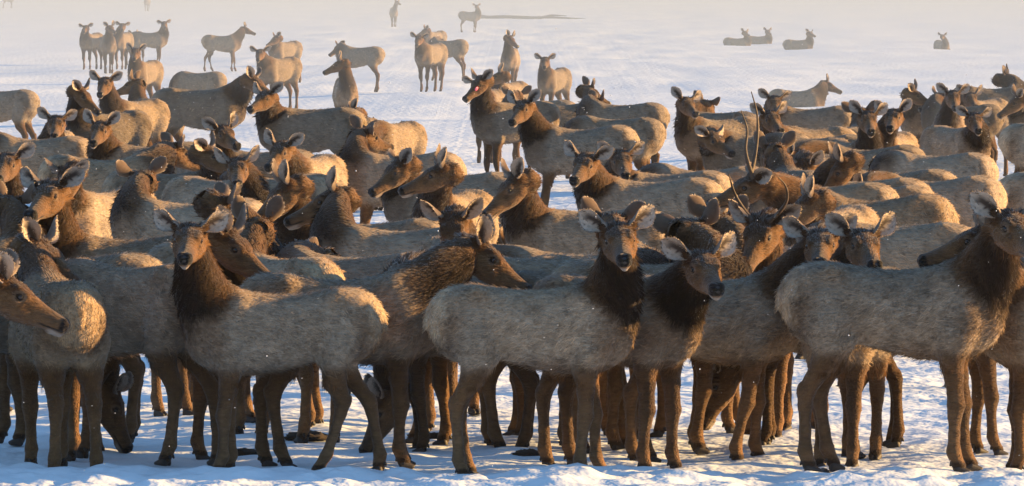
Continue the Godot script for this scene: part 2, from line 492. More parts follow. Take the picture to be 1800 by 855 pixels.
func hoof_mesh() -> ArrayMesh:
	# two toes side by side, pointed forward, and two dew claws behind
	var g := Field.new(Vector3(-0.09, -0.01, -0.07), Vector3(0.10, 0.12, 0.07), 0.007)
	for s in [-1.0, 1.0]:
		g.cap(Vector3(-0.014, 0.030, 0.022 * s), Vector3(0.050, 0.014, 0.016 * s), 0.027, 0.012, 0.008)
		g.cap(Vector3(-0.020, 0.012, 0.024 * s), Vector3(0.040, 0.008, 0.020 * s), 0.022, 0.013, 0.008)
		g.cap(Vector3(-0.056, 0.068, 0.020 * s), Vector3(-0.066, 0.052, 0.021 * s), 0.012, 0.008, 0.006)
	var m := g.mesh()
	return arrays(m.v, m.n, PackedColorArray(), m.i)

func nose_mesh() -> ArrayMesh:
	# the bare black pad with two comma-shaped nostril lips
	var g := Field.new(Vector3(0.34, -0.16, -0.07), Vector3(0.46, -0.02, 0.07), 0.006)
	g.cap(Vector3(0.404, -0.083, -0.018), Vector3(0.404, -0.083, 0.018), 0.024, 0.024, 0.01)
	for s in [-1.0, 1.0]:
		g.cap(Vector3(0.388, -0.070, 0.030 * s), Vector3(0.412, -0.088, 0.022 * s), 0.018, 0.017, 0.012)
	g.cap(Vector3(0.414, -0.098, 0), Vector3(0.408, -0.112, 0), 0.018, 0.012, 0.01)
	var m := g.mesh()
	return arrays(m.v, m.n, PackedColorArray(), m.i)

func antler_mesh(points: Array, thick: float) -> ArrayMesh:
	var cv := Curve3D.new()
	cv.bake_interval = 0.01
	for i in points.size():
		var p: Vector3 = points[i]
		var tan: Vector3 = (points[mini(i + 1, points.size() - 1)] - points[maxi(i - 1, 0)]) / 6.0
		cv.add_point(p, -tan, tan)
	var st := SurfaceTool.new()
	st.begin(Mesh.PRIMITIVE_TRIANGLES)
	st.set_smooth_group(0)
	var n := 28
	var sides := 9
	var ring := []
	for i in n + 1:
		var t := float(i) / n
		var o := cv.sample_baked(cv.get_baked_length() * t)
		var d := (cv.sample_baked(cv.get_baked_length() * minf(t + 0.02, 1)) - cv.sample_baked(cv.get_baked_length() * maxf(t - 0.02, 0))).normalized()
		var a := d.cross(Vector3(0.3, 0.1, 1)).normalized()
		var b := d.cross(a)
		var r := thick * (1.0 - 0.80 * pow(t, 1.3)) * (1.7 if i == 0 else 1.35 if i == 1 else 1.0)
		var pts := []
		for j in sides:
			var w := TAU * j / sides
			pts.append(o + (a * cos(w) + b * sin(w)) * r * (1.0 + 0.10 * sin(w * 3 + t * 9) + 0.06 * sin(w * 5 - t * 23)))
		ring.append([o, pts])
	for i in n:
		for j in sides:
			var k := (j + 1) % sides
			for p in [ring[i][1][j], ring[i + 1][1][k], ring[i + 1][1][j], ring[i][1][j], ring[i][1][k], ring[i + 1][1][k]]: st.add_vertex(p)
	for j in sides:
		for p in [ring[n][1][j], ring[n][0], ring[n][1][(j + 1) % sides]]: st.add_vertex(p)
	st.index()
	st.generate_normals()
	return st.commit()

# ---------------------------------------------------------------- one elk
# place: x and z on the snow; turn: which way it faces; size; poll: the top of its head in its own frame;
# look: turn of the head against the body, nod (down is negative), lean; detail 0 near .. 2 far
func elk(x: float, z: float, turn: float, size: float, poll: Vector3, look: float, nod: float, detail: int, label: String, more := {}) -> Node3D:
	var P: Dictionary = proto[detail]
	var t := Node3D.new()
	t.name = numbered("elk")
	add_child(t, true)
	var lying: bool = more.get("lying", false)
	t.position = Vector3(x, height(x, z) - 0.012 - (0.85 * size if lying else 0.0), z)
	t.rotation.y = deg_to_rad(turn)
	t.scale = Vector3.ONE * size
	tag(t, label, "elk", more.get("group", "elk of the winter herd"))
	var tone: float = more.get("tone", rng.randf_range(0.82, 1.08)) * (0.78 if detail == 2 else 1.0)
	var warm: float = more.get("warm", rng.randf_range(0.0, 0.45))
	var mane: float = more.get("mane", rng.randf_range(0.70, 1.1))
	var frost: float = more.get("frost", rng.randf_range(0.45, 1.15))
	# head frame
	var hb := Basis(Vector3.UP, deg_to_rad(look)) * Basis(Vector3.BACK, deg_to_rad(nod)) * Basis(Vector3.RIGHT, deg_to_rad(more.get("lean", rng.randf_range(-5, 5))))
	var ht := Transform3D(hb.scaled_local(Vector3.ONE * float(more.get("head", 1.10 if detail == 0 else 1.04))), poll)
	var tip: Vector3 = ht * Vector3(-0.035, -0.075, 0)
	var span := tip - NECK_BASE
	var dir := span.normalized()
	var bend := clampf(0.45 + 0.3 * dir.dot(NECK_DIR), 0.1, 0.6)
	var knee := NECK_BASE + (NECK_DIR * bend + dir * (1.0 - bend)).normalized() * span.length() * 0.5
	var nape0 := Vector3(-NECK_DIR.y, NECK_DIR.x, 0)
	var nape1 := (hb.y * 0.75 - hb.x * 0.65).normalized()
	# legs: [swing, bow, spread] each
	var legs: Array = more.get("legs", [])
	if legs.is_empty():
		for i in 4: legs.append([rng.randf_range(-0.09, 0.09), rng.randf_range(-0.012, 0.02), rng.randf_range(-0.03, 0.02)])
	var src: PackedVector3Array = P.v
	var sn: PackedVector3Array = P.n
	var v := src.duplicate()
	var n := sn.duplicate()
	var c: PackedColorArray = (P.col as PackedColorArray).duplicate()
	var nw: PackedFloat32Array = P.nw
	var nu: PackedVector3Array = P.nu
	var leg: PackedInt32Array = P.leg
	var lt: PackedFloat32Array = P.lt
	var dark: PackedFloat32Array = P.dark
	var nb: int = P.nb
	var off := Vector3(rng.randf_range(-90, 90), rng.randf_range(-90, 90), rng.randf_range(-90, 90))
	var girth := rng.randf_range(0.93, 1.10)
	var belly := rng.randf_range(-0.035, 0.03)
	var sway := rng.randf_range(-0.03, 0.018)
	var rough := rng.randf_range(0.5, 1.0)
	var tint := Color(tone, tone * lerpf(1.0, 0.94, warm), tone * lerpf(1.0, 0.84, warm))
	for i in nb:
		var w := nw[i]
		if w > 0.0:
			var q := nu[i]
			var u := clampf(q.x, 0.0, 1.0)
			var m := 1.0 - u
			var o := NECK_BASE * (m * m) + knee * (2 * m * u) + tip * (u * u)
			var d := ((knee - NECK_BASE) * m + (tip - knee) * u).normalized()
			o += d * ((q.x - u) * NECK_LEN)
			var up := nape0.lerp(nape1, smoothstep(0.0, 1.0, u))
			up = (up - d * up.dot(d)).normalized()
			var sd := d.cross(up)
			v[i] = src[i].lerp(o + up * q.y + sd * q.z, w)
			var a := sn[i]
			var b := Vector3(a.dot(NECK_DIR), a.dot(nape0), a.z)
			n[i] = a.lerp(d * b.x + up * b.y + sd * b.z, w).normalized()
		elif leg[i] > 0:
			var l: Array = legs[leg[i] - 1]
			var s := lt[i]
			var p := v[i]
			p.x += l[0] * s * 1.25 + l[1] * sin(PI * s)
			p.z += l[2] * s * (1.0 if p.z > 0 else -1.0)
			if lying and p.y < 0.74:
				var f := smoothstep(0.74, 0.5, p.y)
				p.x += (0.22 if leg[i] < 3 else 0.26) * f * (1.0 - p.y)
				p.y = 0.86 + (p.y - 0.5) * 0.16 if p.y < 0.62 else maxf(p.y, 0.84)
				p.z *= 1.0 + 0.8 * f
			v[i] = p
		if w < 1.0:
			var q0 := src[i]
			var body := smoothstep(0.62, 0.80, q0.y) * (1.0 - w)
			var mid := maxf(0.0, 1.0 - q0.x * q0.x * 3.4)
			v[i].z *= lerpf(1.0, girth, body)
			v[i].y += body * mid * lerpf(belly, sway, smoothstep(0.75, 1.2, q0.y))
		var k := tint
		if detail < 2:
			var q1 := src[i]
			var p1 := patch.get_noise_3dv(q1 * 4.0 + off)
			var p2 := patch.get_noise_3dv(q1 * 10.0 + off)
			var f := 1.0 + rough * (0.36 * p1 + 0.28 * p2) - 0.5 * rough * smoothstep(0.38, 0.55, p2)
			k = Color(k.r * f, k.g * f, k.b * f)
		if dark[i] > 0.0: k = k.lerp(Color(mane, mane, mane), dark[i])
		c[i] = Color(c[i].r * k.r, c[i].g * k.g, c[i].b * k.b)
	for i in range(nb, v.size()):
		v[i] = ht * src[i]
		n[i] = hb * sn[i]
	part("body", arrays(v, n, c, P.i), M.coat, t)
	# hair
	var hti: PackedInt32Array = P.ht
	var hbc: PackedVector3Array = P.hb
	var hl: PackedVector3Array = P.hl
	var hs: PackedFloat32Array = P.hs
	var idx: PackedInt32Array = P.i
	var wide: float = P.wide
	var cnt := hti.size()
	var fv := PackedVector3Array(); fv.resize(cnt * 3)
	var fn := PackedVector3Array(); fn.resize(cnt * 3)
	var fc := PackedColorArray(); fc.resize(cnt * 3)
	var white := Color(0.72, 0.70, 0.68)
	for k in cnt:
		var j := hti[k] * 3
		var i0 := idx[j]
		var i1 := idx[j + 1]
		var i2 := idx[j + 2]
		var b := hbc[k]
		var l := hl[k]
		var e1 := v[i1] - v[i0]
		var e2 := v[i2] - v[i0]
		var root := v[i0] + e1 * b.x + e2 * b.y
		var nn := (n[i0] * (1 - b.x - b.y) + n[i1] * b.x + n[i2] * b.y).normalized()
		var fl := (e1 * l.x + e2 * l.y).normalized()
		var lift := 0.22 + 0.5 * b.z * b.z
		var d := (fl + nn * lift).normalized()
		var sd := nn.cross(fl)
		sd = (sd + nn * (b.z - 0.5) * 1.2) * wide
		root -= nn * 0.002
		fv[k * 3] = root - sd
		fv[k * 3 + 1] = root + sd
		fv[k * 3 + 2] = root + d * l.z
		var fnn := (nn + d * 0.06).normalized()
		fn[k * 3] = fnn
		fn[k * 3 + 1] = fnn
		fn[k * 3 + 2] = fnn
		var shade := hs[k]
		var cc := c[i0]
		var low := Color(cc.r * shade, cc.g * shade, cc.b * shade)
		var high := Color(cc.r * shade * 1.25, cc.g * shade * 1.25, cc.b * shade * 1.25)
		# frost that has settled on what faces up
		var ice := frost * smoothstep(0.35, 0.9, nn.y) * smoothstep(0.25, 0.95, fposmod(b.x * 13.7 + b.z * 5.1, 1.0))
		if root.y < 0.9: ice = 0.0
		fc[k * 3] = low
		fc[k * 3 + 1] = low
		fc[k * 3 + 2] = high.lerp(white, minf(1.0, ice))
	tag(part("fur", arrays(fv, fn, fc, PackedInt32Array()), M.hair, t), "", "", "", "stuff")
	# ears
	var ears: Array = more.get("ears", [rng.randf_range(42, 66), rng.randf_range(42, 66), rng.randf_range(-15, 30), rng.randf_range(-15, 30)])
	for s in 2:
		var sg := -1.0 if s == 0 else 1.0
		var eb := Basis(Vector3.RIGHT, deg_to_rad(ears[s] * sg)) * Basis(Vector3.UP, deg_to_rad(-ears[2 + s] * sg)) * Basis(Vector3.BACK, deg_to_rad(16))
		eb = eb * Basis.from_scale(Vector3(1, 1, sg) * more.get("ear_size", 1.08))
		part("ear", shared.ear, M.ear, t, ht * Transform3D(eb, Vector3(-0.015, -0.004, 0.074 * sg)))
	if detail < 2 or more.get("eyes", false):
		for sg in [-1.0, 1.0]:
			part("eye", shared.eye, M.eye, t, ht * Transform3D(Basis(), Vector3(0.126, -0.048, 0.0745 * sg)))
	part("nose", shared.nose, M.nose, t, ht)
	if detail < 2 and not lying:
		for i in 4:
			var l: Array = legs[i]
			var p: Array = LEGS[i / 2][1][-1]
			var sg := -1.0 if i % 2 == 0 else 1.0
			part("hoof", shared.hoof, M.hoof, t, Transform3D(Basis(Vector3.UP, -0.12 * sg), Vector3(p[0] + l[0] * 1.19 + 0.012 + l[1] * 0.15, 0.0, (p[2] + l[2] * 0.95) * sg)))
	if more.has("antlers"):
		for a in more.antlers: part("antler", antler_mesh(a, more.get("thick", 0.019)), M.antler, t, ht)
	if more.has("tag_at"):
		part("marker_tag", shared.tag, M.pink, t, ht * Transform3D(Basis(Vector3.RIGHT, 1.2), more.tag_at))
	return t

# ---------------------------------------------------------------- snow
func height(x: float, z: float) -> float:
	var d := -z
	var near := smoothstep(96.0, 48.0, d)
	var h := roll.get_noise_2d(x * 0.25, z * 0.10) * 0.16 * smoothstep(42.0, 96.0, d)
	h += roll.get_noise_2d(x * 1.3 + 40, z * 0.55) * lerpf(0.016, 0.035, near)
	h += lump.get_noise_2d(x * 1.0, z * 0.8) * lerpf(0.004, 0.034, near)
	h += absf(lump.get_noise_2d(x * 2.6 + 70, z * 2.1)) * 0.022 * near
	# the bank of loose lumps thrown up along the near edge of the trampled ground
	var b := smoothstep(40.35, 39.85, d + 0.34 * roll.get_noise_2d(x * 1.6, 3.0)) * smoothstep(37.0, 38.6, d)
	h += b * (0.015 + 0.05 * maxf(0.0, roll.get_noise_2d(x * 1.1 + 9, 7.0) + 0.45) + 0.085 * absf(lump.get_noise_2d(x * 1.5, z * 1.5 + 30)))
	h += b * smoothstep(1.0, -3.0, x) * 0.035
	return h

func snow_sheet() -> ArrayMesh:
	var xs := PackedFloat32Array()
	var s := 0.07
	var x := 0.0
	while x < 1500.0:
		xs.append(x)
		if x > 5.6: s *= 1.07
		x += s
	var all := PackedFloat32Array()
	for i in range(xs.size() - 1, 0, -1): all.append(-xs[i])
	all.append_array(xs)
	var zs := PackedFloat32Array()
	var z := -38.4
	s = 0.05
	while z < 300.0:
		zs.append(z)
		s *= 1.25
		z += s
	zs.reverse()
	s = 0.06
	z = -38.4 - s
	while z > -1800.0:
		zs.append(z)
		if z < -50.0: s *= 1.03
		z -= s
	var v := PackedVector3Array()
	var n := PackedVector3Array()
	var idx := PackedInt32Array()
	var w := all.size()
	for j in zs.size():
		for i in w: v.append(Vector3(all[i], height(all[i], zs[j]), zs[j]))
	n.resize(v.size())
	n.fill(Vector3.UP)
	for j in range(1, zs.size() - 1):
		for i in range(1, w - 1):
			var q := j * w + i
			n[q] = (v[q - w] - v[q + w]).cross(v[q - 1] - v[q + 1]).normalized()
			if n[q].y < 0: n[q] = -n[q]
	for j in zs.size() - 1:
		for i in w - 1:
			var q := j * w + i
			idx.append_array(PackedInt32Array([q, q + w + 1, q + 1, q, q + w, q + w + 1]))
	return arrays(v, n, PackedColorArray(), idx)

func clod(at: Vector3, size: Vector3, seedling: int, mat: Material, called: String, label: String, category: String, group := "") -> void:
	var st := SphereMesh.new()
	st.radial_segments = 22
	st.rings = 12
	var a := st.get_mesh_arrays()
	var v: PackedVector3Array = a[Mesh.ARRAY_VERTEX]
	for i in v.size():
		var p := v[i] * 2.0
		var k := 1.0 + 0.45 * lump.get_noise_3d(p.x * 1.9 + seedling * 7, p.y * 1.9, p.z * 1.9) + 0.35 * lump.get_noise_3d(p.x * 5 + seedling, p.y * 5, p.z * 5)
		v[i] = Vector3(p.x * size.x, maxf(p.y, -0.4) * size.y, p.z * size.z) * k
	var idx: PackedInt32Array = a[Mesh.ARRAY_INDEX]
	var tool := SurfaceTool.new()
	tool.begin(Mesh.PRIMITIVE_TRIANGLES)
	tool.set_smooth_group(0)
	for i in idx: tool.add_vertex(v[i])
	tool.index()
	tool.generate_normals()
	var o := part(called, tool.commit(), mat, self, Transform3D(Basis(), at + Vector3(0, height(at.x, at.z) + size.y * 0.25, 0)))
	tag(o, label, category, group)

func noise_tex(freq: float, low: Color, high: Color, seedling: int, octaves := 4) -> NoiseTexture2D:
	var f := FastNoiseLite.new()
	f.seed = seedling
	f.frequency = freq
	f.fractal_octaves = octaves
	var t := NoiseTexture2D.new()
	t.width = 512
	t.height = 512
	t.seamless = true
	t.noise = f
	var g := Gradient.new()
	g.set_color(0, low)
	g.set_color(1, high)
	t.color_ramp = g
	return t

func plain(color: Color, rough: float) -> StandardMaterial3D:
	var m := StandardMaterial3D.new()
	m.albedo_color = color.linear_to_srgb()
	m.roughness = rough
	return m

func materials() -> void:
	var coat := plain(Color(1.12, 1.12, 1.12), 0.92)
	coat.albedo_color = Color(1, 1, 1)
	coat.vertex_color_use_as_albedo = true
	coat.metallic_specular = 0.25
	coat.albedo_texture = noise_tex(0.02, Color(0.80, 0.80, 0.80), Color(1, 1, 1), 5)
	coat.uv1_triplanar = true
	coat.uv1_scale = Vector3(0.9, 3.2, 3.2)
	coat.heightmap_enabled = true
	coat.heightmap_texture = noise_tex(0.03, Color(0, 0, 0), Color(1, 1, 1), 6, 5)
	coat.heightmap_scale = 1.2
	coat.rim_enabled = true
	coat.rim = 0.35
	coat.rim_tint = 0.3
	M.coat = coat
	var hair := plain(Color.WHITE, 0.75)
	hair.vertex_color_use_as_albedo = true
	hair.metallic_specular = 0.3
	hair.cull_mode = BaseMaterial3D.CULL_DISABLED
	hair.backlight_enabled = true
	hair.backlight = Color(1, 1, 1)
	M.hair = hair
	var ear := plain(Color.WHITE, 0.85)
	ear.vertex_color_use_as_albedo = true
	ear.cull_mode = BaseMaterial3D.CULL_DISABLED
	ear.backlight_enabled = true
	ear.backlight = Color(0.5, 0.42, 0.36)
	M.ear = ear
	M.eye = plain(Color(0.012, 0.009, 0.008), 0.08)
	M.nose = plain(Color(0.014, 0.012, 0.012), 0.34)
	M.hoof = plain(Color(0.030, 0.024, 0.020), 0.6)
	var antler := plain(Color(0.070, 0.045, 0.028), 0.65)
	antler.heightmap_enabled = true
	antler.heightmap_texture = coat.heightmap_texture
	antler.heightmap_scale = 0.3
	antler.uv1_triplanar = true
	antler.uv1_scale = Vector3(9, 3, 9)
	M.antler = antler
	M.pink = plain(Color(0.70, 0.12, 0.22), 0.5)
	var snow := plain(Color(0.80, 0.88, 0.92), 0.7)
	snow.albedo_texture = noise_tex(0.008, Color(0.90, 0.905, 0.92), Color(1, 1, 1), 15, 5)
	snow.uv1_triplanar = true
	snow.uv1_world_triplanar = true
	snow.uv1_scale = Vector3.ONE * 0.33
	snow.heightmap_enabled = true
	snow.heightmap_texture = noise_tex(0.025, Color(0, 0, 0), Color(1, 1, 1), 16, 5)
	snow.heightmap_scale = 2.5
	M.snow = snow
	M.dung = plain(Color(0.035, 0.025, 0.018), 0.95)
	M.stone = plain(Color(0.10, 0.10, 0.10), 0.8)
	M.wood = plain(Color(0.055, 0.045, 0.038), 0.9)
	M.flake = plain(Color(0.9, 0.92, 0.95), 0.4)

func _ready() -> void:
	# ---- camera, sky, sun, exposure
	var cam := Camera3D.new()
	cam.name = "camera"
	cam.position = Vector3(0, 3.2, 0)
	cam.rotation_degrees = Vector3(-2.4076, 0, 0)
	cam.fov = 4.4512
	cam.near = 0.5
	cam.far = 4000.0
	add_child(cam)
	cam.current = true
	var env := Environment.new()
	env.background_mode = Environment.BG_SKY
	var psm := ProceduralSkyMaterial.new()
	psm.sky_top_color = Color(0.42, 0.58, 0.76)
	psm.sky_horizon_color = Color(0.70, 0.80, 0.88)
	psm.sky_curve = 0.16
	psm.ground_bottom_color = Color(0.6, 0.62, 0.68)
	psm.ground_horizon_color = Color(0.68, 0.74, 0.84)
	psm.sun_angle_max = 20.0
	var sky := Sky.new()
	sky.sky_material = psm
	env.sky = sky
	env.background_energy_multiplier = 0.45
	env.tonemap_mode = Environment.TONE_MAPPER_LINEAR
	env.tonemap_exposure = 2.9
	env.sdfgi_enabled = true
	env.ssao_enabled = true
	env.ssil_enabled = true
	env.fog_enabled = true
	env.fog_density = 0.00015
	env.fog_light_color = Color(0.92, 0.96, 1.0)
	var we := WorldEnvironment.new()
	we.name = "environment"
	we.environment = env
	add_child(we)
	# the frozen mist that hangs over the far field
	var mist := FogVolume.new()
	mist.name = "frozen_mist"
	mist.size = Vector3(1600, 5.0, 1700)
	mist.position = Vector3(0, 2.2, -88.0 - 850.0)
	var vapour := FogMaterial.new()
	vapour.density = 0.0022
	vapour.albedo = Color(0.79, 0.885, 1.0)
	mist.material = vapour
	env.volumetric_fog_enabled = true
	env.volumetric_fog_density = 0.0
	tag(mist, "thin frozen mist hanging over the far snow", "mist", "", "stuff")
	add_child(mist)
	var sun := DirectionalLight3D.new()
	sun.name = "sun"
	sun.light_color = Color(1.0, 0.80, 0.52)
	sun.light_energy = 1.6
	sun.light_angular_distance = 0.5
	sun.shadow_enabled = true
	sun.rotation_degrees = Vector3(-10.5, 90.0 + 10, 0)
	add_child(sun)

	lump.seed = 11
	lump.frequency = 1.0
	lump.fractal_octaves = 3
	roll.seed = 12
	roll.frequency = 0.5
	roll.fractal_octaves = 3
	patch.seed = 13
	patch.frequency = 1.0
	patch.fractal_octaves = 3
	rng.seed = 4242
	materials()

	# ---- the snowfield
	var ground := part("snow_ground", snow_sheet(), M.snow, self)
	tag(ground, "wide open snowfield, trampled in front and smooth into the haze", "", "", "structure")

	# ---- the herd
	shared.ear = ear_mesh()
	shared.hoof = hoof_mesh()
	shared.nose = nose_mesh()
	var eye := SphereMesh.new()
	eye.radius = 0.0175
	eye.height = 0.035
	eye.radial_segments = 16
	eye.rings = 10
	shared.eye = eye
	shared.tag = lathe([[0.008, 0.0], [0.008, 0.030], [0.003, 0.035], [-0.003, 0.035], [-0.008, 0.030], [-0.008, 0.0]], 16, 0.8)
	var t0 := Time.get_ticks_msec()
	proto = [make_proto(0.0190, 0.0082, 25000, 0.0031), make_proto(0.0305, 0.0140, 6500, 0.0046), make_proto(0.045, 0.022, 1800, 0.0080)]
	for p in proto: print("rest pose: %d triangles, %d hairs" % [p.i.size() / 3, p.ht.size()])
	print(Time.get_ticks_msec() - t0)
	elk(-4.01, -39.89, 0, 1.06, Vector3(0.768, 1.200, 0.458), -2, -27, 0, "elk cow at the left edge, head in profile facing right, body out of frame", {"ears": [60, 50, 20, 25]})
	elk(-2.95, -40.49, 106, 0.96, Vector3(0.844, 1.523, 0.067), -134, -30, 0, "elk with sunlit orange rump turned to us behind the left profile head", {"tone": 0.85, "warm": 1.2, "ears": [40, 44, 0, 0], "legs": [[0, 0, 0], [0, 0, 0], [0.03, 0, 0.03], [-0.03, 0, 0.05]]})
	elk(-2.55, -41.25, 146, 1, Vector3(0.881, 0.921, 0.444), 4, -50, 0, "grey elk walking away left with white rump patch, second from the left edge", {"legs": [[0, 0, 0], [0.05, 0, 0], [0.1, 0, 0], [-0.12, 0, 0.02]]})
	elk(-1.50, -40.35, 186, 0.92, Vector3(0.645, 1.750, -0.286), 82, -14, 0, "calf standing side-on facing left, head turned to us, ears spread wide", {"tone": 1.0, "ears": [66, 66, 5, 5], "legs": [[0.05, 0, 0], [-0.02, 0, 0], [0.22, -0.02, 0], [-0.16, 0.01, 0]]})
	elk(-1.10, -40.92, 6, 0.98, Vector3(0.956, 1.492, -0.275), -14, -34, 0, "dark backed elk facing right behind the left calf, profile head lowered", {"tone": 0.8, "mane": 0.7, "ears": [30, 45, 10, 20], "legs": [[0.02, 0, 0], [0.0, 0, 0], [0, 0, 0], [0.1, 0, 0]]})
	elk(0.15, -40.26, 4, 0.955, Vector3(0.537, 1.709, 0.280), -90, -15, 0, "pale grey elk side-on in the centre, dark throat, head turned to us", {"tone": 1.12, "mane": 0.8, "ears": [62, 62, 4, 4], "legs": [[0.06, 0, 0], [-0.06, 0, 0], [0.07, 0, 0], [0.02, 0, 0]]})
	elk(0.69, -40.87, -38, 0.97, Vector3(0.842, 1.486, 0.184), -40, -15, 0, "dark necked elk facing us right of the centre calf, muzzle lit orange", {"tone": 0.8, "mane": 0.45, "ears": [56, 64, 8, 4], "legs": [[0.02, 0, 0], [-0.06, 0, 0], [0.05, 0, 0], [0, 0, 0]]})
	elk(1.31, -41.69, 2, 0.95, Vector3(0.761, 1.636, 0.313), -96, -14, 0, "elk side-on behind the dark necked one, its head facing us over a back", {"tone": 0.92, "ears": [64, 66, 6, 4], "legs": [[-0.02, 0, 0], [-0.16, 0, 0], [0.1, 0, 0], [0, 0, 0]]})
	elk(2.47, -40.07, -5, 1.03, Vector3(0.706, 1.616, 0.254), -65, -15, 0, "largest elk on the right, side-on facing right with brown flank and pale rump", {"tone": 0.82, "ears": [58, 60, 5, 5], "legs": [[0.06, 0, 0], [0.0, 0, 0], [0.1, 0, 0], [-0.02, 0, 0]]})
	elk(2.23, -41.45, -104, 0.95, Vector3(0.652, 1.647, -0.228), 24, -15, 0, "elk hidden but for one ear, muzzle and lit hind legs behind the large right elk", {"ears": [50, 62, 5, 5], "legs": [[0.0, 0, 0.0], [0, 0, 0.02], [0, 0, 0], [0, 0, 0]]})
	elk(3.67, -40.63, 182, 0.98, Vector3(0.672, 1.659, -0.440), 4, -16, 0, "elk at the right edge facing left, orange lit jaw above the large elk", {"warm": 0.9, "ears": [30, 30, 0, 10]})
	elk(2.84, -42.10, 8, 0.94, Vector3(0.764, 1.282, -0.440), 2, -30, 1, "elk almost hidden behind the large right elk, dark legs showing under its belly", {"tone": 0.7})
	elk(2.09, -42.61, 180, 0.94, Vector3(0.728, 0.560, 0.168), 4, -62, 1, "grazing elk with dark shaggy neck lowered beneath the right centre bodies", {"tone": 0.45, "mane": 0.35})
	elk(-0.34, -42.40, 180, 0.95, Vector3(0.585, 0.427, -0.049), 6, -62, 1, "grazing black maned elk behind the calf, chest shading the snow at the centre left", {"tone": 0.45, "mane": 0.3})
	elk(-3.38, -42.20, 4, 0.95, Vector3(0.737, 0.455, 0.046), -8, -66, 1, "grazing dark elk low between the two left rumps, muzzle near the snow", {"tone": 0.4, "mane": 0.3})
	elk(-2.36, -41.89, -16, 0.98, Vector3(0.605, 1.578, 0.307), -8, -34, 0, "elk with large shaded profile face pointing right, just behind the left calf head", {"tone": 0.85, "ears": [40, 40, 10, 10]})
	elk(-3.09, -43.02, 180, 1, Vector3(0.960, 1.293, 0.225), 0, -28, 0, "frosted back of an elk lying across behind the orange rump on the left", {"frost": 1.3})
	elk(-2.89, -46.88, 182, 1, Vector3(0.566, 1.689, -0.273), 70, -17, 0, "elk with dark frosted back, orange lit face turned down at the far left", {"tone": 0.72, "warm": 0.8, "ears": [66, 62, 0, 0]})
	elk(-4.10, -46.26, 10, 1, Vector3(0.438, 1.557, -0.374), 45, -28, 1, "elk at left edge, only its orange neck and one ear showing below the dark face", {"warm": 1.0})
	elk(-5.00, -57.12, -40, 1, Vector3(0.706, 1.602, 0.167), -58, -16, 1, "elk at left edge with large right ear and orange cheek, upper of two", {"ears": [60, 52, 0, 0]})
	elk(-3.80, -57.74, -128, 0.98, Vector3(0.781, 1.496, -0.268), 3, -52, 1, "cream flanked elk lit by the sun, crown and flat ears seen from above", {"tone": 1.15, "ears": [70, 70, 10, 10]})
	elk(-2.84, -54.87, 178, 1, Vector3(0.459, 1.506, 0.425), -70, -20, 1, "elk seen from behind its dark head, frosted hump to the right of it", {"frost": 1.2, "ears": [58, 52, 0, 0]})
	elk(-2.13, -45.40, -40, 0.97, Vector3(0.427, 1.656, 0.387), 60, -46, 1, "elk with lowered crown and flat left ear just above the left calf head", {"ears": [64, 50, 0, 0]})
	elk(-1.62, -43.54, 124, 0.97, Vector3(0.737, 1.536, 0.264), -26, -20, 1, "elk seen from behind with bright orange neck right of the large profile", {"tone": 1.1, "warm": 1.1, "ears": [24, 34, 10, 10]})
	elk(-1.15, -44.71, 166, 0.98, Vector3(0.472, 1.241, 0.556), 2, -42, 1, "elk with frosted head turned away and orange rump above the dark back", {"frost": 1.2, "ears": [58, 58, 10, 0]})
	elk(-1.18, -49.78, 178, 1, Vector3(0.616, 1.602, -0.262), 22, -38, 1, "dark elk with big upright ear, head lowered left, left of the clear profile", {"tone": 0.8, "ears": [24, 30, 0, 10]})
	elk(-0.88, -48.40, 174, 1, Vector3(0.561, 1.563, 0.346), 12, -22, 1, "elk in clear profile facing left with grey flank, left of the centre", {"tone": 0.95, "ears": [28, 32, 15, 0]})
	elk(-0.42, -45.98, -78, 0.97, Vector3(0.821, 1.509, 0.184), -18, -46, 1, "elk with wide spread ears and frosted crown looking down, centre of the herd", {"frost": 1.0, "ears": [58, 60, 10, 5]})
	elk(-0.19, -43.02, 182, 1, Vector3(0.604, 1.115, -0.543), 0, -28, 0, "thin strip of golden frosted back right of the lowered profile head", {"frost": 1.3, "warm": 0.6})
	elk(0.33, -42.59, 4, 1, Vector3(0.799, 1.242, -0.425), 0, -30, 0, "frosty grey back just behind the neck of the centre elk", {"frost": 1.4})
	elk(0.44, -43.56, 178, 1, Vector3(0.734, 1.176, 0.483), 0, -30, 1, "upper of the stacked frosted backs left of the centre elk head", {"frost": 1.3})
	elk(0.82, -45.06, 92, 1, Vector3(0.900, 1.458, -0.053), -4, -20, 1, "elk with frosted crown and ears hidden behind the centre elk head", {"tone": 0.7, "frost": 1.5})
	elk(0.96, -42.33, 4, 1, Vector3(0.291, 1.534, -0.370), 54, -26, 0, "elk seen from behind with frosted crown and drooping left ear, right of centre", {"tone": 0.85, "frost": 1.4, "ears": [84, 44, 0, 0]})
	elk(1.18, -43.97, 8, 0.98, Vector3(0.347, 1.540, -0.381), 82, -20, 1, "elk seen from behind with lit ears close beside the antlered face", {"frost": 1.2, "ears": [48, 40, 0, 0]})
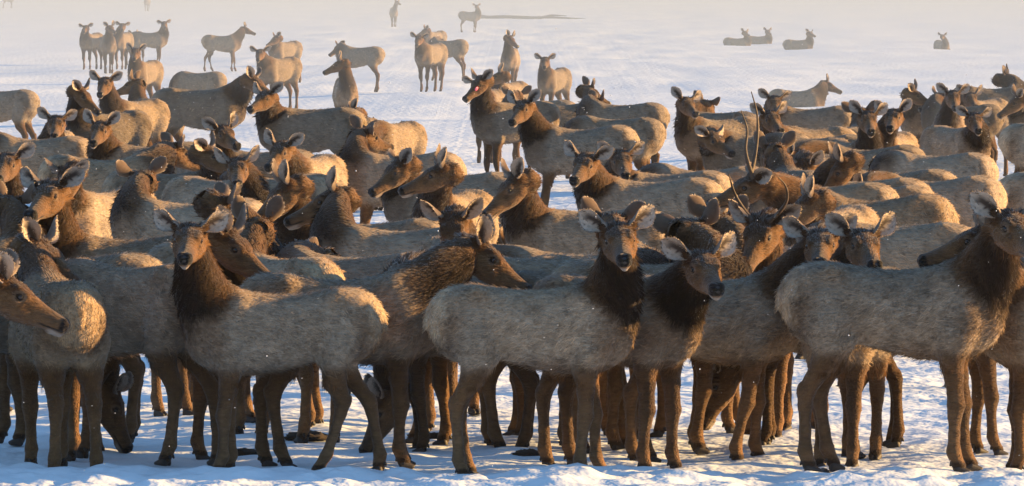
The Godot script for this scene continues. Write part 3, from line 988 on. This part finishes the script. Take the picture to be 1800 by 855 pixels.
	elk(1.89, -44.02, -108, 1, Vector3(0.798, 1.561, -0.090), -8, -36, 0, "young bull facing us with thin curved antlers and bright orange shaggy neck", {"tone": 1.05, "mane": 2.2, "warm": 1.2, "ears": [72, 66, 0, 0], "antlers": [[Vector3(0.02, 0.0, -0.055), Vector3(0.0, 0.07, -0.14), Vector3(0.0, 0.17, -0.21), Vector3(0.02, 0.29, -0.235), Vector3(0.06, 0.40, -0.215)], [Vector3(0.02, 0.0, 0.055), Vector3(-0.02, 0.07, 0.12), Vector3(-0.04, 0.16, 0.16), Vector3(-0.05, 0.25, 0.17), Vector3(-0.03, 0.33, 0.16)]], "thick": 0.0135})
	elk(3.12, -54.41, 181, 1.02, Vector3(1.008, 1.474, -0.283), 11, -20, 0, "spike bull in profile facing left with two tall pale antlers and red-brown head", {"mane": 1.4, "warm": 1.0, "ears": [80, 80, 0, 0], "antlers": [[Vector3(0.02, 0.0, -0.05), Vector3(0.03, 0.12, -0.07), Vector3(0.01, 0.24, -0.06), Vector3(-0.05, 0.37, -0.05), Vector3(-0.05, 0.53, -0.06)], [Vector3(0.02, 0.0, 0.05), Vector3(-0.06, 0.10, 0.09), Vector3(-0.15, 0.25, 0.13), Vector3(-0.21, 0.42, 0.15), Vector3(-0.22, 0.60, 0.14)]], "thick": 0.0175})
	elk(2.71, -52.98, -120, 0.98, Vector3(0.865, 1.433, -0.224), -50, -30, 1, "elk with cream lit neck facing left between the two bulls", {"tone": 1.1, "warm": 0.6, "ears": [30, 30, 0, 0]})
	elk(2.96, -48.85, 178, 1, Vector3(0.664, 1.156, -0.521), 17, -30, 1, "grey flank with round rump between the right faces, head hidden")
	elk(-5.76, -75.43, 178, 1, Vector3(0.922, 1.447, 0.230), 2, -28, 1, "elk at left edge with cream rump, back below the small crowned head")
	elk(-4.39, -67.64, 2, 1, Vector3(0.730, 1.400, -0.406), 32, -26, 1, "elk with rounded grey rump and bright orange cheek facing right", {"tone": 0.95, "warm": 1.0, "ears": [52, 70, 0, 0]})
	elk(-3.52, -64.63, 8, 0.97, Vector3(0.356, 1.546, 0.377), -26, -26, 1, "elk with flattened ears just right of the orange cheek, second of that pair", {"tone": 0.7, "ears": [36, 80, 0, 0]})
	elk(-3.42, -70.61, -70, 0.97, Vector3(0.706, 1.629, 0.053), 8, -17, 1, "dark elk with two upright ears rising above the flat eared one", {"tone": 0.65, "ears": [36, 58, 0, 0]})
	elk(-2.89, -61.65, -42, 0.97, Vector3(0.637, 1.500, 0.383), -46, -20, 1, "elk facing us with pale round rump to its left, small frosted ears", {"tone": 1.05, "ears": [60, 60, 30, 30]})
	elk(-2.36, -62.03, 150, 1, Vector3(0.819, 1.117, 0.423), 0, -28, 1, "elk rump edged in orange light right of the face with frosted ears", {"warm": 0.6})
	elk(-2.21, -68.52, -112, 1, Vector3(0.898, 1.460, -0.055), 0, -23, 1, "elk with dark face and ears up, cream lit shoulder on its right", {"tone": 1.1, "warm": 0.5, "ears": [62, 40, 0, 0]})
	elk(-2.93, -71.80, 176, 0.97, Vector3(0.809, 1.031, 0.420), 4, -28, 1, "low dark back between the upright ears and the cream lit shoulder", {"tone": 0.7})
	elk(-1.25, -69.43, 180, 1, Vector3(0.400, 1.538, 0.392), -140, -16, 1, "elk facing left with head swung back right, dark neck over grey body", {"mane": 0.8, "ears": [44, 76, 0, 0]})
	elk(-1.65, -87.09, -122, 0.95, Vector3(0.982, 1.018, -0.127), -58, -30, 2, "orange lit elk body behind the head that is swung back", {"tone": 1.15, "warm": 0.7})
	elk(-0.61, -62.03, 180, 1, Vector3(0.499, 1.438, -0.473), 26, -34, 1, "grey elk facing left with ears flared, muzzle dipped behind the orange neck", {"ears": [56, 74, 10, 0]})
	elk(-0.54, -56.96, -112, 0.98, Vector3(0.745, 1.571, -0.185), -58, -20, 1, "elk in profile facing left with glowing orange neck, middle of the herd", {"tone": 1.0, "warm": 1.1, "ears": [26, 26, 0, 0]})
	elk(0.63, -52.80, 180, 1, Vector3(0.615, 1.592, -0.280), 24, -38, 1, "elk facing left with dark neck and pale rump, long back clear of others", {"ears": [44, 50, 0, 0]})
	elk(0.85, -79.38, 180, 1.04, Vector3(0.681, 1.591, -0.251), 66, -22, 1, "tall dark headed elk with long grey side and cream rump beyond the long back", {"mane": 0.7, "ears": [50, 42, 0, 0]})
	elk(1.41, -86.31, 166, 1, Vector3(0.824, 1.029, 0.406), 4, -28, 2, "cream rump with orange edge just behind the tall grey sided elk")
	elk(1.63, -93.22, 168, 1, Vector3(0.487, 1.332, 0.627), -140, -30, 2, "rearmost of three rumps right of the grey sided elk")
	elk(0.78, -95.77, 12, 1, Vector3(0.500, 1.530, -0.398), 12, -26, 2, "dark elk head with lit orange ear above the three rumps", {"tone": 0.7, "ears": [40, 56, 0, 0]})
	elk(1.31, -59.90, 178, 1, Vector3(0.591, 1.528, -0.375), 74, -20, 1, "elk facing left, face turned to us and cheek lit, under the cream rump", {"ears": [66, 60, 0, 0]})
	elk(1.55, -63.48, 176, 0.97, Vector3(0.431, 1.508, -0.423), 100, -21, 1, "elk face with long horizontal ears just behind the cheek lit one", {"ears": [68, 64, 0, 0]})
	elk(1.93, -63.92, 172, 1, Vector3(0.715, 1.060, 0.492), 8, -28, 1, "back with a lit hip showing above the long grey body right of centre")
	elk(0.04, -93.62, -156, 1.02, Vector3(0.636, 1.669, -0.204), 16, -34, 2, "dark elk with pink marker on its face, facing left at the herd edge", {"tone": 0.85, "mane": 0.6, "ears": [62, 58, 0, 0], "tag_at": Vector3(0.20, -0.05, -0.075)})
	elk(-0.40, -110.06, -100, 1, Vector3(0.887, 1.475, 0.062), 5, -17, 2, "elk showing only flat ears and thin lit legs behind the pink marked one", {"ears": [76, 76, 0, 0]})
	elk(-0.09, -121.26, -120, 1, Vector3(0.757, 1.505, -0.286), -50, -18, 2, "elk facing left with cream shoulder, small above the pink marked elk", {"tone": 1.1, "ears": [30, 30, 0, 0]})
	elk(0.42, -102.32, 160, 1, Vector3(0.541, 1.414, 0.481), -68, -28, 2, "crown and flat ears of an elk between pink marked and tall elk", {"frost": 1.2, "ears": [66, 60, 0, 0]})
	elk(-8.89, -108.69, 162, 1, Vector3(0.810, 0.966, 0.398), 3, -28, 2, "rounded rump of an elk at the left edge, apart in the snow", {"tone": 1.0})
	elk(-5.76, -78.84, -92, 1, Vector3(0.862, 1.493, -0.109), 2, -20, 1, "small elk head with wide ears peering over the cream rump on the left", {"ears": [68, 60, 0, 0]})
	elk(-4.33, -74.10, 178, 1, Vector3(0.506, 1.533, -0.395), 82, -20, 1, "elk with slim dark neck, head turned to us between the left bodies", {"tone": 0.75, "mane": 0.8, "ears": [46, 46, 0, 0]})
	elk(-5.67, -87.75, -140, 1, Vector3(0.611, 1.624, -0.220), 116, -38, 2, "dark elk turned right with head lowered at the left of the orange flanks", {"tone": 0.65, "mane": 0.7, "ears": [48, 62, 0, 0]})
	elk(-5.77, -95.57, -126, 1.03, Vector3(0.733, 1.625, -0.042), 28, -20, 2, "elk with ears wide apart and long face, first of the orange lit flanks", {"tone": 1.05, "warm": 1.0, "ears": [66, 60, 0, 0]})
	elk(-5.87, -103.40, 132, 0.97, Vector3(0.723, 1.615, 0.083), 28, -20, 2, "elk with orange lit rump facing away left behind the long faced one", {"tone": 1.0, "warm": 1.0, "ears": [30, 30, 0, 0]})
	elk(-5.08, -101.94, 4, 1.12, Vector3(0.762, 1.485, 0.563), -26, -30, 2, "big dark elk facing right, neck stretched forward, belly clear over snow", {"tone": 0.72, "mane": 0.7})
	elk(-6.93, -138.17, 156, 0.95, Vector3(0.858, 0.784, 0.167), 14, -60, 2, "grey rounded back of an elk beyond the big dark one")
	elk(-2.81, -86.99, 180, 1.08, Vector3(0.547, 1.515, -0.403), 58, -17, 2, "elk facing left with dark neck, long grey belly clear over snow", {"mane": 0.8, "ears": [56, 52, 0, 0]})
	elk(-2.12, -88.21, 100, 0.98, Vector3(0.944, 1.390, 0.010), 96, -24, 2, "small head with orange cheek at the right end of the long grey belly", {"warm": 0.8, "ears": [40, 60, 0, 0]})
	elk(2.99, -90.85, 150, 0.98, Vector3(0.446, 1.443, 0.474), -88, -26, 2, "elk with one ear stretched right beside the face with the lit throat", {"tone": 0.75, "ears": [40, 84, 0, 0]})
	elk(2.88, -87.39, -150, 1, Vector3(0.686, 1.568, -0.265), 80, -17, 2, "elk at the left of the right group, face to us with lit orange throat", {"tone": 0.9, "ears": [66, 40, 0, 0]})
	elk(3.06, -78.54, 176, 1, Vector3(0.523, 1.307, -0.533), 136, -23, 1, "dark faced elk with drooping ears looking down right, right of the snow gap", {"tone": 0.75, "ears": [76, 66, 0, 0]})
	elk(4.41, -93.22, 176, 1, Vector3(0.479, 1.439, -0.475), 98, -20, 2, "rearmost of two faces above the tall pale antlers", {"ears": [68, 62, 0, 0]})
	elk(3.78, -79.94, -150, 1.03, Vector3(0.742, 1.506, -0.300), 78, -20, 1, "elk face with dark brow and orange neck just behind the pale antlers", {"warm": 0.8, "ears": [62, 56, 0, 0]})
	elk(2.80, -61.66, 100, 1, Vector3(0.857, 1.514, -0.030), 0, -26, 1, "elk seen from behind, dark head with round ears right of the antlers", {"tone": 0.6, "ears": [40, 40, 0, 0]})
	elk(3.17, -65.66, -106, 1.02, Vector3(0.977, 1.265, -0.123), -14, -54, 1, "dark shaggy neck and hump right of the round eared head", {"tone": 0.55, "frost": 1.1})
	elk(3.34, -59.16, 178, 0.96, Vector3(0.253, 1.567, -0.310), 14, -50, 1, "elk with orange neck and upright ear, head tucked low facing left", {"warm": 1.0, "ears": [24, 24, 0, 0]})
	elk(4.05, -82.24, 178, 1, Vector3(0.691, 1.158, -0.508), 2, -28, 1, "upper frosted back of the two in the right middle", {"tone": 0.75, "frost": 1.3})
	elk(3.76, -77.96, 176, 1, Vector3(0.654, 1.095, 0.525), 4, -28, 1, "lower frosted back of the two in the right middle", {"tone": 0.7, "frost": 1.3})
	elk(4.58, -83.22, 80, 1, Vector3(0.870, 1.497, -0.052), 4, -28, 1, "ears and crown of an elk just behind the right middle face", {"ears": [62, 58, 0, 0]})
	elk(4.10, -75.70, -66, 1, Vector3(0.690, 1.626, 0.117), -20, -19, 1, "elk facing us with tall ears, nose over a long dark back", {"tone": 0.8, "ears": [54, 52, 0, 0]})
	elk(4.69, -77.38, -110, 1, Vector3(0.678, 1.591, -0.229), 10, -17, 1, "elk with orange cheek and one ear right of the tall eared face", {"warm": 1.0, "ears": [50, 56, 0, 0]})
	elk(4.15, -73.58, 180, 1, Vector3(0.898, 1.223, -0.322), 5, -32, 1, "long dark elk back with brightly lit rump in the right middle", {"tone": 0.72})
	elk(4.75, -70.60, 174, 1, Vector3(0.666, 1.098, 0.520), 4, -28, 1, "grey elk body with orange rump right of the brightly lit one")
	elk(3.76, -62.58, 178, 1, Vector3(0.690, 1.112, -0.509), 2, -28, 1, "thin frosted shaggy back between the lit rump and the orange rump", {"frost": 1.5})
	elk(4.04, -60.64, 176, 1.02, Vector3(0.652, 1.181, -0.524), 4, -30, 1, "broad grey elk with red-orange rump beside the snow at right")
	elk(2.90, -58.39, 172, 1, Vector3(0.614, 1.135, 0.540), 8, -28, 1, "short back with glowing hip left of the spike bull body", {"warm": 0.8})
	elk(3.29, -59.56, 174, 1, Vector3(0.618, 1.123, 0.539), 6, -28, 1, "back with glowing hip tucked under the broad grey elk", {"warm": 0.8})
	elk(7.09, -81.60, 2, 1, Vector3(1.031, 1.452, -0.254), -2, -28, 1, "upper of two pale rounded rumps cut by the right edge", {"tone": 1.12})
	elk(5.51, -61.84, 2, 1, Vector3(0.875, 1.423, -0.216), -2, -28, 1, "lower of two pale rounded rumps cut by the right edge", {"tone": 1.15})
	elk(5.97, -83.92, -58, 0.97, Vector3(0.781, 1.493, 0.272), -26, -19, 1, "elk facing us with pale grey shoulder to its left, small ears level", {"tone": 1.1, "ears": [70, 66, 0, 0]})
	elk(6.74, -102.21, -122, 0.98, Vector3(0.813, 1.489, -0.233), 108, -24, 2, "cream lit elk with head turned right, legs clear on the snow", {"tone": 1.1, "ears": [36, 60, 0, 0]})
	elk(6.57, -93.62, -100, 1.02, Vector3(0.751, 1.592, -0.110), 12, -20, 2, "elk with orange face and spread ears behind the pale shouldered one", {"warm": 0.7, "ears": [62, 58, 0, 0]})
	elk(7.24, -100.76, 160, 0.98, Vector3(0.522, 1.453, 0.460), 44, -24, 2, "dark elk head turned left just behind the orange face", {"tone": 0.7})
	elk(7.68, -102.32, -128, 1, Vector3(0.818, 1.403, -0.323), 48, -16, 2, "cream lit elk body and thin legs right of the orange face", {"tone": 1.1})
	elk(8.36, -108.77, 12, 1.06, Vector3(0.347, 1.455, -0.456), -26, -26, 2, "dark maned elk facing right near the right edge", {"tone": 0.6, "mane": 0.6, "ears": [20, 30, 0, 0]})
	elk(8.63, -99.95, 178, 1.02, Vector3(0.557, 1.410, -0.480), 10, -34, 2, "dark neck of an elk entering from the right edge", {"tone": 0.7, "mane": 0.7})
	elk(-0.05, -174.07, -96, 0.97, Vector3(0.696, 1.660, -0.073), 52, -32, 2, "lone elk facing us, head turned right, middle distance at the centre", {"ears": [30, 30, 0, 0]})
	elk(0.94, -139.95, -116, 0.95, Vector3(0.798, 1.546, -0.146), 24, -19, 2, "elk facing us with sunlit side beyond the herd, right of centre", {"ears": [66, 66, 0, 0]})
	elk(-2.27, -174.43, -118, 1.05, Vector3(0.851, 1.502, -0.124), 20, -19, 2, "nearest elk of the three at the back centre, facing us", {"ears": [70, 70, 0, 0]})
	elk(-1.99, -192.56, 152, 1, Vector3(0.655, 1.252, 0.540), 8, -40, 2, "elk walking away behind the three at back centre, dark rump right")
	elk(-2.96, -236.33, -128, 0.98, Vector3(0.852, 1.389, -0.292), -32, -24, 2, "uppermost of the three elk at back centre, facing left")
	elk(-4.29, -176.18, 168, 1, Vector3(0.701, 1.354, 0.451), 44, -30, 2, "elk facing left with head turned to us, behind the pink eared one", {"ears": [66, 66, 0, 0]})
	elk(-3.37, -126.66, -84, 0.97, Vector3(0.708, 1.684, 0.161), -90, -24, 2, "elk with pink marker by its ear, profile left and pale chest", {"tone": 1.1, "ears": [10, 10, 0, 0], "tag_at": Vector3(-0.01, -0.03, 0.10)})
	elk(-5.59, -149.92, -130, 1.02, Vector3(0.851, 1.478, -0.180), 34, -19, 2, "tan elk facing us, larger of the two at back left centre", {"warm": 0.6, "ears": [68, 68, 0, 0]})
	elk(-6.93, -190.76, -130, 1, Vector3(0.758, 1.458, -0.337), -18, -28, 2, "tan elk facing left, smaller and behind at back left centre", {"ears": [60, 60, 0, 0]})
	elk(-10.14, -218.89, 6, 1, Vector3(0.814, 1.568, -0.266), -12, -20, 2, "lone elk in full profile facing right at the back left", {"ears": [10, 10, 0, 0], "legs": [[0.08, 0, 0], [-0.04, 0, 0], [0.16, 0, 0], [-0.08, 0, 0]]})
	elk(-13.10, -225.91, 10, 1, Vector3(0.506, 1.643, 0.269), -92, -15, 2, "elk side-on with head to us, right of the far left group", {"ears": [76, 76, 0, 0]})
	elk(-14.63, -217.53, -114, 1, Vector3(0.775, 1.547, -0.189), 18, -17, 2, "leftmost of the far left group, facing us with level ears", {"ears": [74, 74, 0, 0]})
	elk(-13.70, -212.29, -84, 1.02, Vector3(0.738, 1.612, -0.028), 26, -17, 2, "second of the far left group, chest to us", {"tone": 0.85, "ears": [24, 50, 0, 0]})
	elk(-13.54, -217.53, -108, 1, Vector3(0.625, 1.605, -0.249), 20, -17, 2, "third of the far left group, flat ears touching its neighbour", {"tone": 0.9, "ears": [76, 76, 0, 0]})
	elk(-14.03, -233.31, -60, 0.95, Vector3(0.737, 1.258, 0.467), 0, -23, 2, "dark head half hidden between the third and side-on elk", {"tone": 0.7})
	elk(-8.61, -146.72, -114, 1, Vector3(0.747, 1.583, -0.150), 22, -20, 2, "elk facing us below the far left group, lit orange side", {"warm": 0.8, "ears": [52, 52, 0, 0]})
	elk(-8.03, -424.71, -84, 1.02, Vector3(0.775, 1.741, -0.161), 34, -17, 2, "far elk at the top edge facing us, left of the dark log")
	elk(-2.58, -383.15, -14, 1.02, Vector3(0.491, 1.673, 0.267), -68, -17, 2, "far elk standing beside the left end of the dark log", {"ears": [66, 66, 0, 0]})
	elk(-37.38, -641.00, -100, 1, Vector3(0.393, 1.842, -0.195), 10, -17, 2, "farthest elk at the top edge, only its legs and belly in view")
	elk(-56.75, -705.11, 20, 1, Vector3(0.602, 1.850, 0.044), -10, -30, 2, "farthest elk in the top left corner, only legs in view")
	elk(11.15, -309.18, -14, 1, Vector3(0.435, 1.611, 0.301), -46, -15, 2, "left of a pair of elk lying on the far snow", {"lying": true})
	elk(12.41, -314.71, -10, 1, Vector3(0.503, 1.596, 0.318), -60, -15, 2, "right of a pair of elk lying on the far snow", {"lying": true})
	elk(13.23, -288.90, -8, 1, Vector3(0.549, 1.666, 0.259), -42, -15, 2, "single elk lying in side view right of the far pair", {"lying": true})
	elk(19.85, -288.90, -70, 0.9, Vector3(0.656, 1.585, 0.261), -25, -15, 2, "elk lying head-on alone at the far right", {"lying": true})
	elk(7.15, -156.59, 2, 1.03, Vector3(0.747, 1.480, -0.325), -8, -24, 2, "large resting elk in profile facing right on open snow", {"ears": [16, 16, 0, 0], "lying": true})
	print(Time.get_ticks_msec() - t0)

	# ---- small things on the snow
	clod(Vector3(-1.42, 0, -43.35), Vector3(0.17, 0.04, 0.1), 1, M.dung, "dung_pile", "flat dark dung pile on trodden snow behind the left calf legs", "dung pile", "dark droppings on the snow")
	clod(Vector3(-1.83, 0, -42.10), Vector3(0.12, 0.035, 0.07), 2, M.dung, "dung_pile", "dark dung pile left of the left calf front hooves", "dung pile", "dark droppings on the snow")
	clod(Vector3(-0.57, 0, -43.62), Vector3(0.17, 0.035, 0.07), 3, M.dung, "dung_pile", "thin strip of dung on snow in the gap left of centre", "dung pile", "dark droppings on the snow")
	clod(Vector3(0.11, 0, -41.79), Vector3(0.1, 0.03, 0.05), 4, M.dung, "dung_pile", "small dung pile under the belly of the centre elk", "dung pile", "dark droppings on the snow")
	clod(Vector3(2.01, 0, -40.26), Vector3(0.055, 0.035, 0.05), 5, M.stone, "stone", "small grey stone by the hind hoof of the large right elk", "stone", "")
	var log_mesh := antler_mesh([Vector3(-4.6, 0.10, 0.2), Vector3(-2.6, 0.20, 0.0), Vector3(-0.6, 0.14, 0.3), Vector3(1.6, 0.16, -0.1), Vector3(4.4, 0.04, 0.2)], 0.17)
	var trunk := part("fallen_log", log_mesh, M.wood, self, Transform3D(Basis(Vector3.UP, -0.25), Vector3(1.9, height(1.9, -517.0), -517.0)))
	tag(trunk, "long dark fallen log lying across the far snow near the top", "log")
	part("broken_branch", antler_mesh([Vector3(0.4, 0.1, 0.3), Vector3(1.6, 0.32, 0.5), Vector3(2.9, 0.30, 0.9)], 0.12), M.wood, trunk)
	# ice crystals drifting in the cold air
	var mm := MultiMesh.new()
	mm.transform_format = MultiMesh.TRANSFORM_3D
	var crystal := SphereMesh.new()
	crystal.radius = 0.0035
	crystal.height = 0.007
	crystal.radial_segments = 6
	crystal.rings = 3
	mm.mesh = crystal
	mm.instance_count = 800
	for i in 800:
		var d := rng.randf_range(24.0, 110.0)
		var s := rng.randf_range(0.4, 1.0) * lerpf(0.6, 1.5, d / 110.0)
		mm.set_instance_transform(i, Transform3D(Basis.from_scale(Vector3.ONE * s), Vector3(rng.randf_range(-0.1, 0.1) * d, rng.randf_range(0.1, 3.3), -d)))
	var air := MultiMeshInstance3D.new()
	air.name = "ice_crystals"
	air.multimesh = mm
	air.material_override = M.flake
	tag(air, "tiny ice crystals glinting in the cold air over the herd", "ice crystals", "", "stuff")
	add_child(air, true)
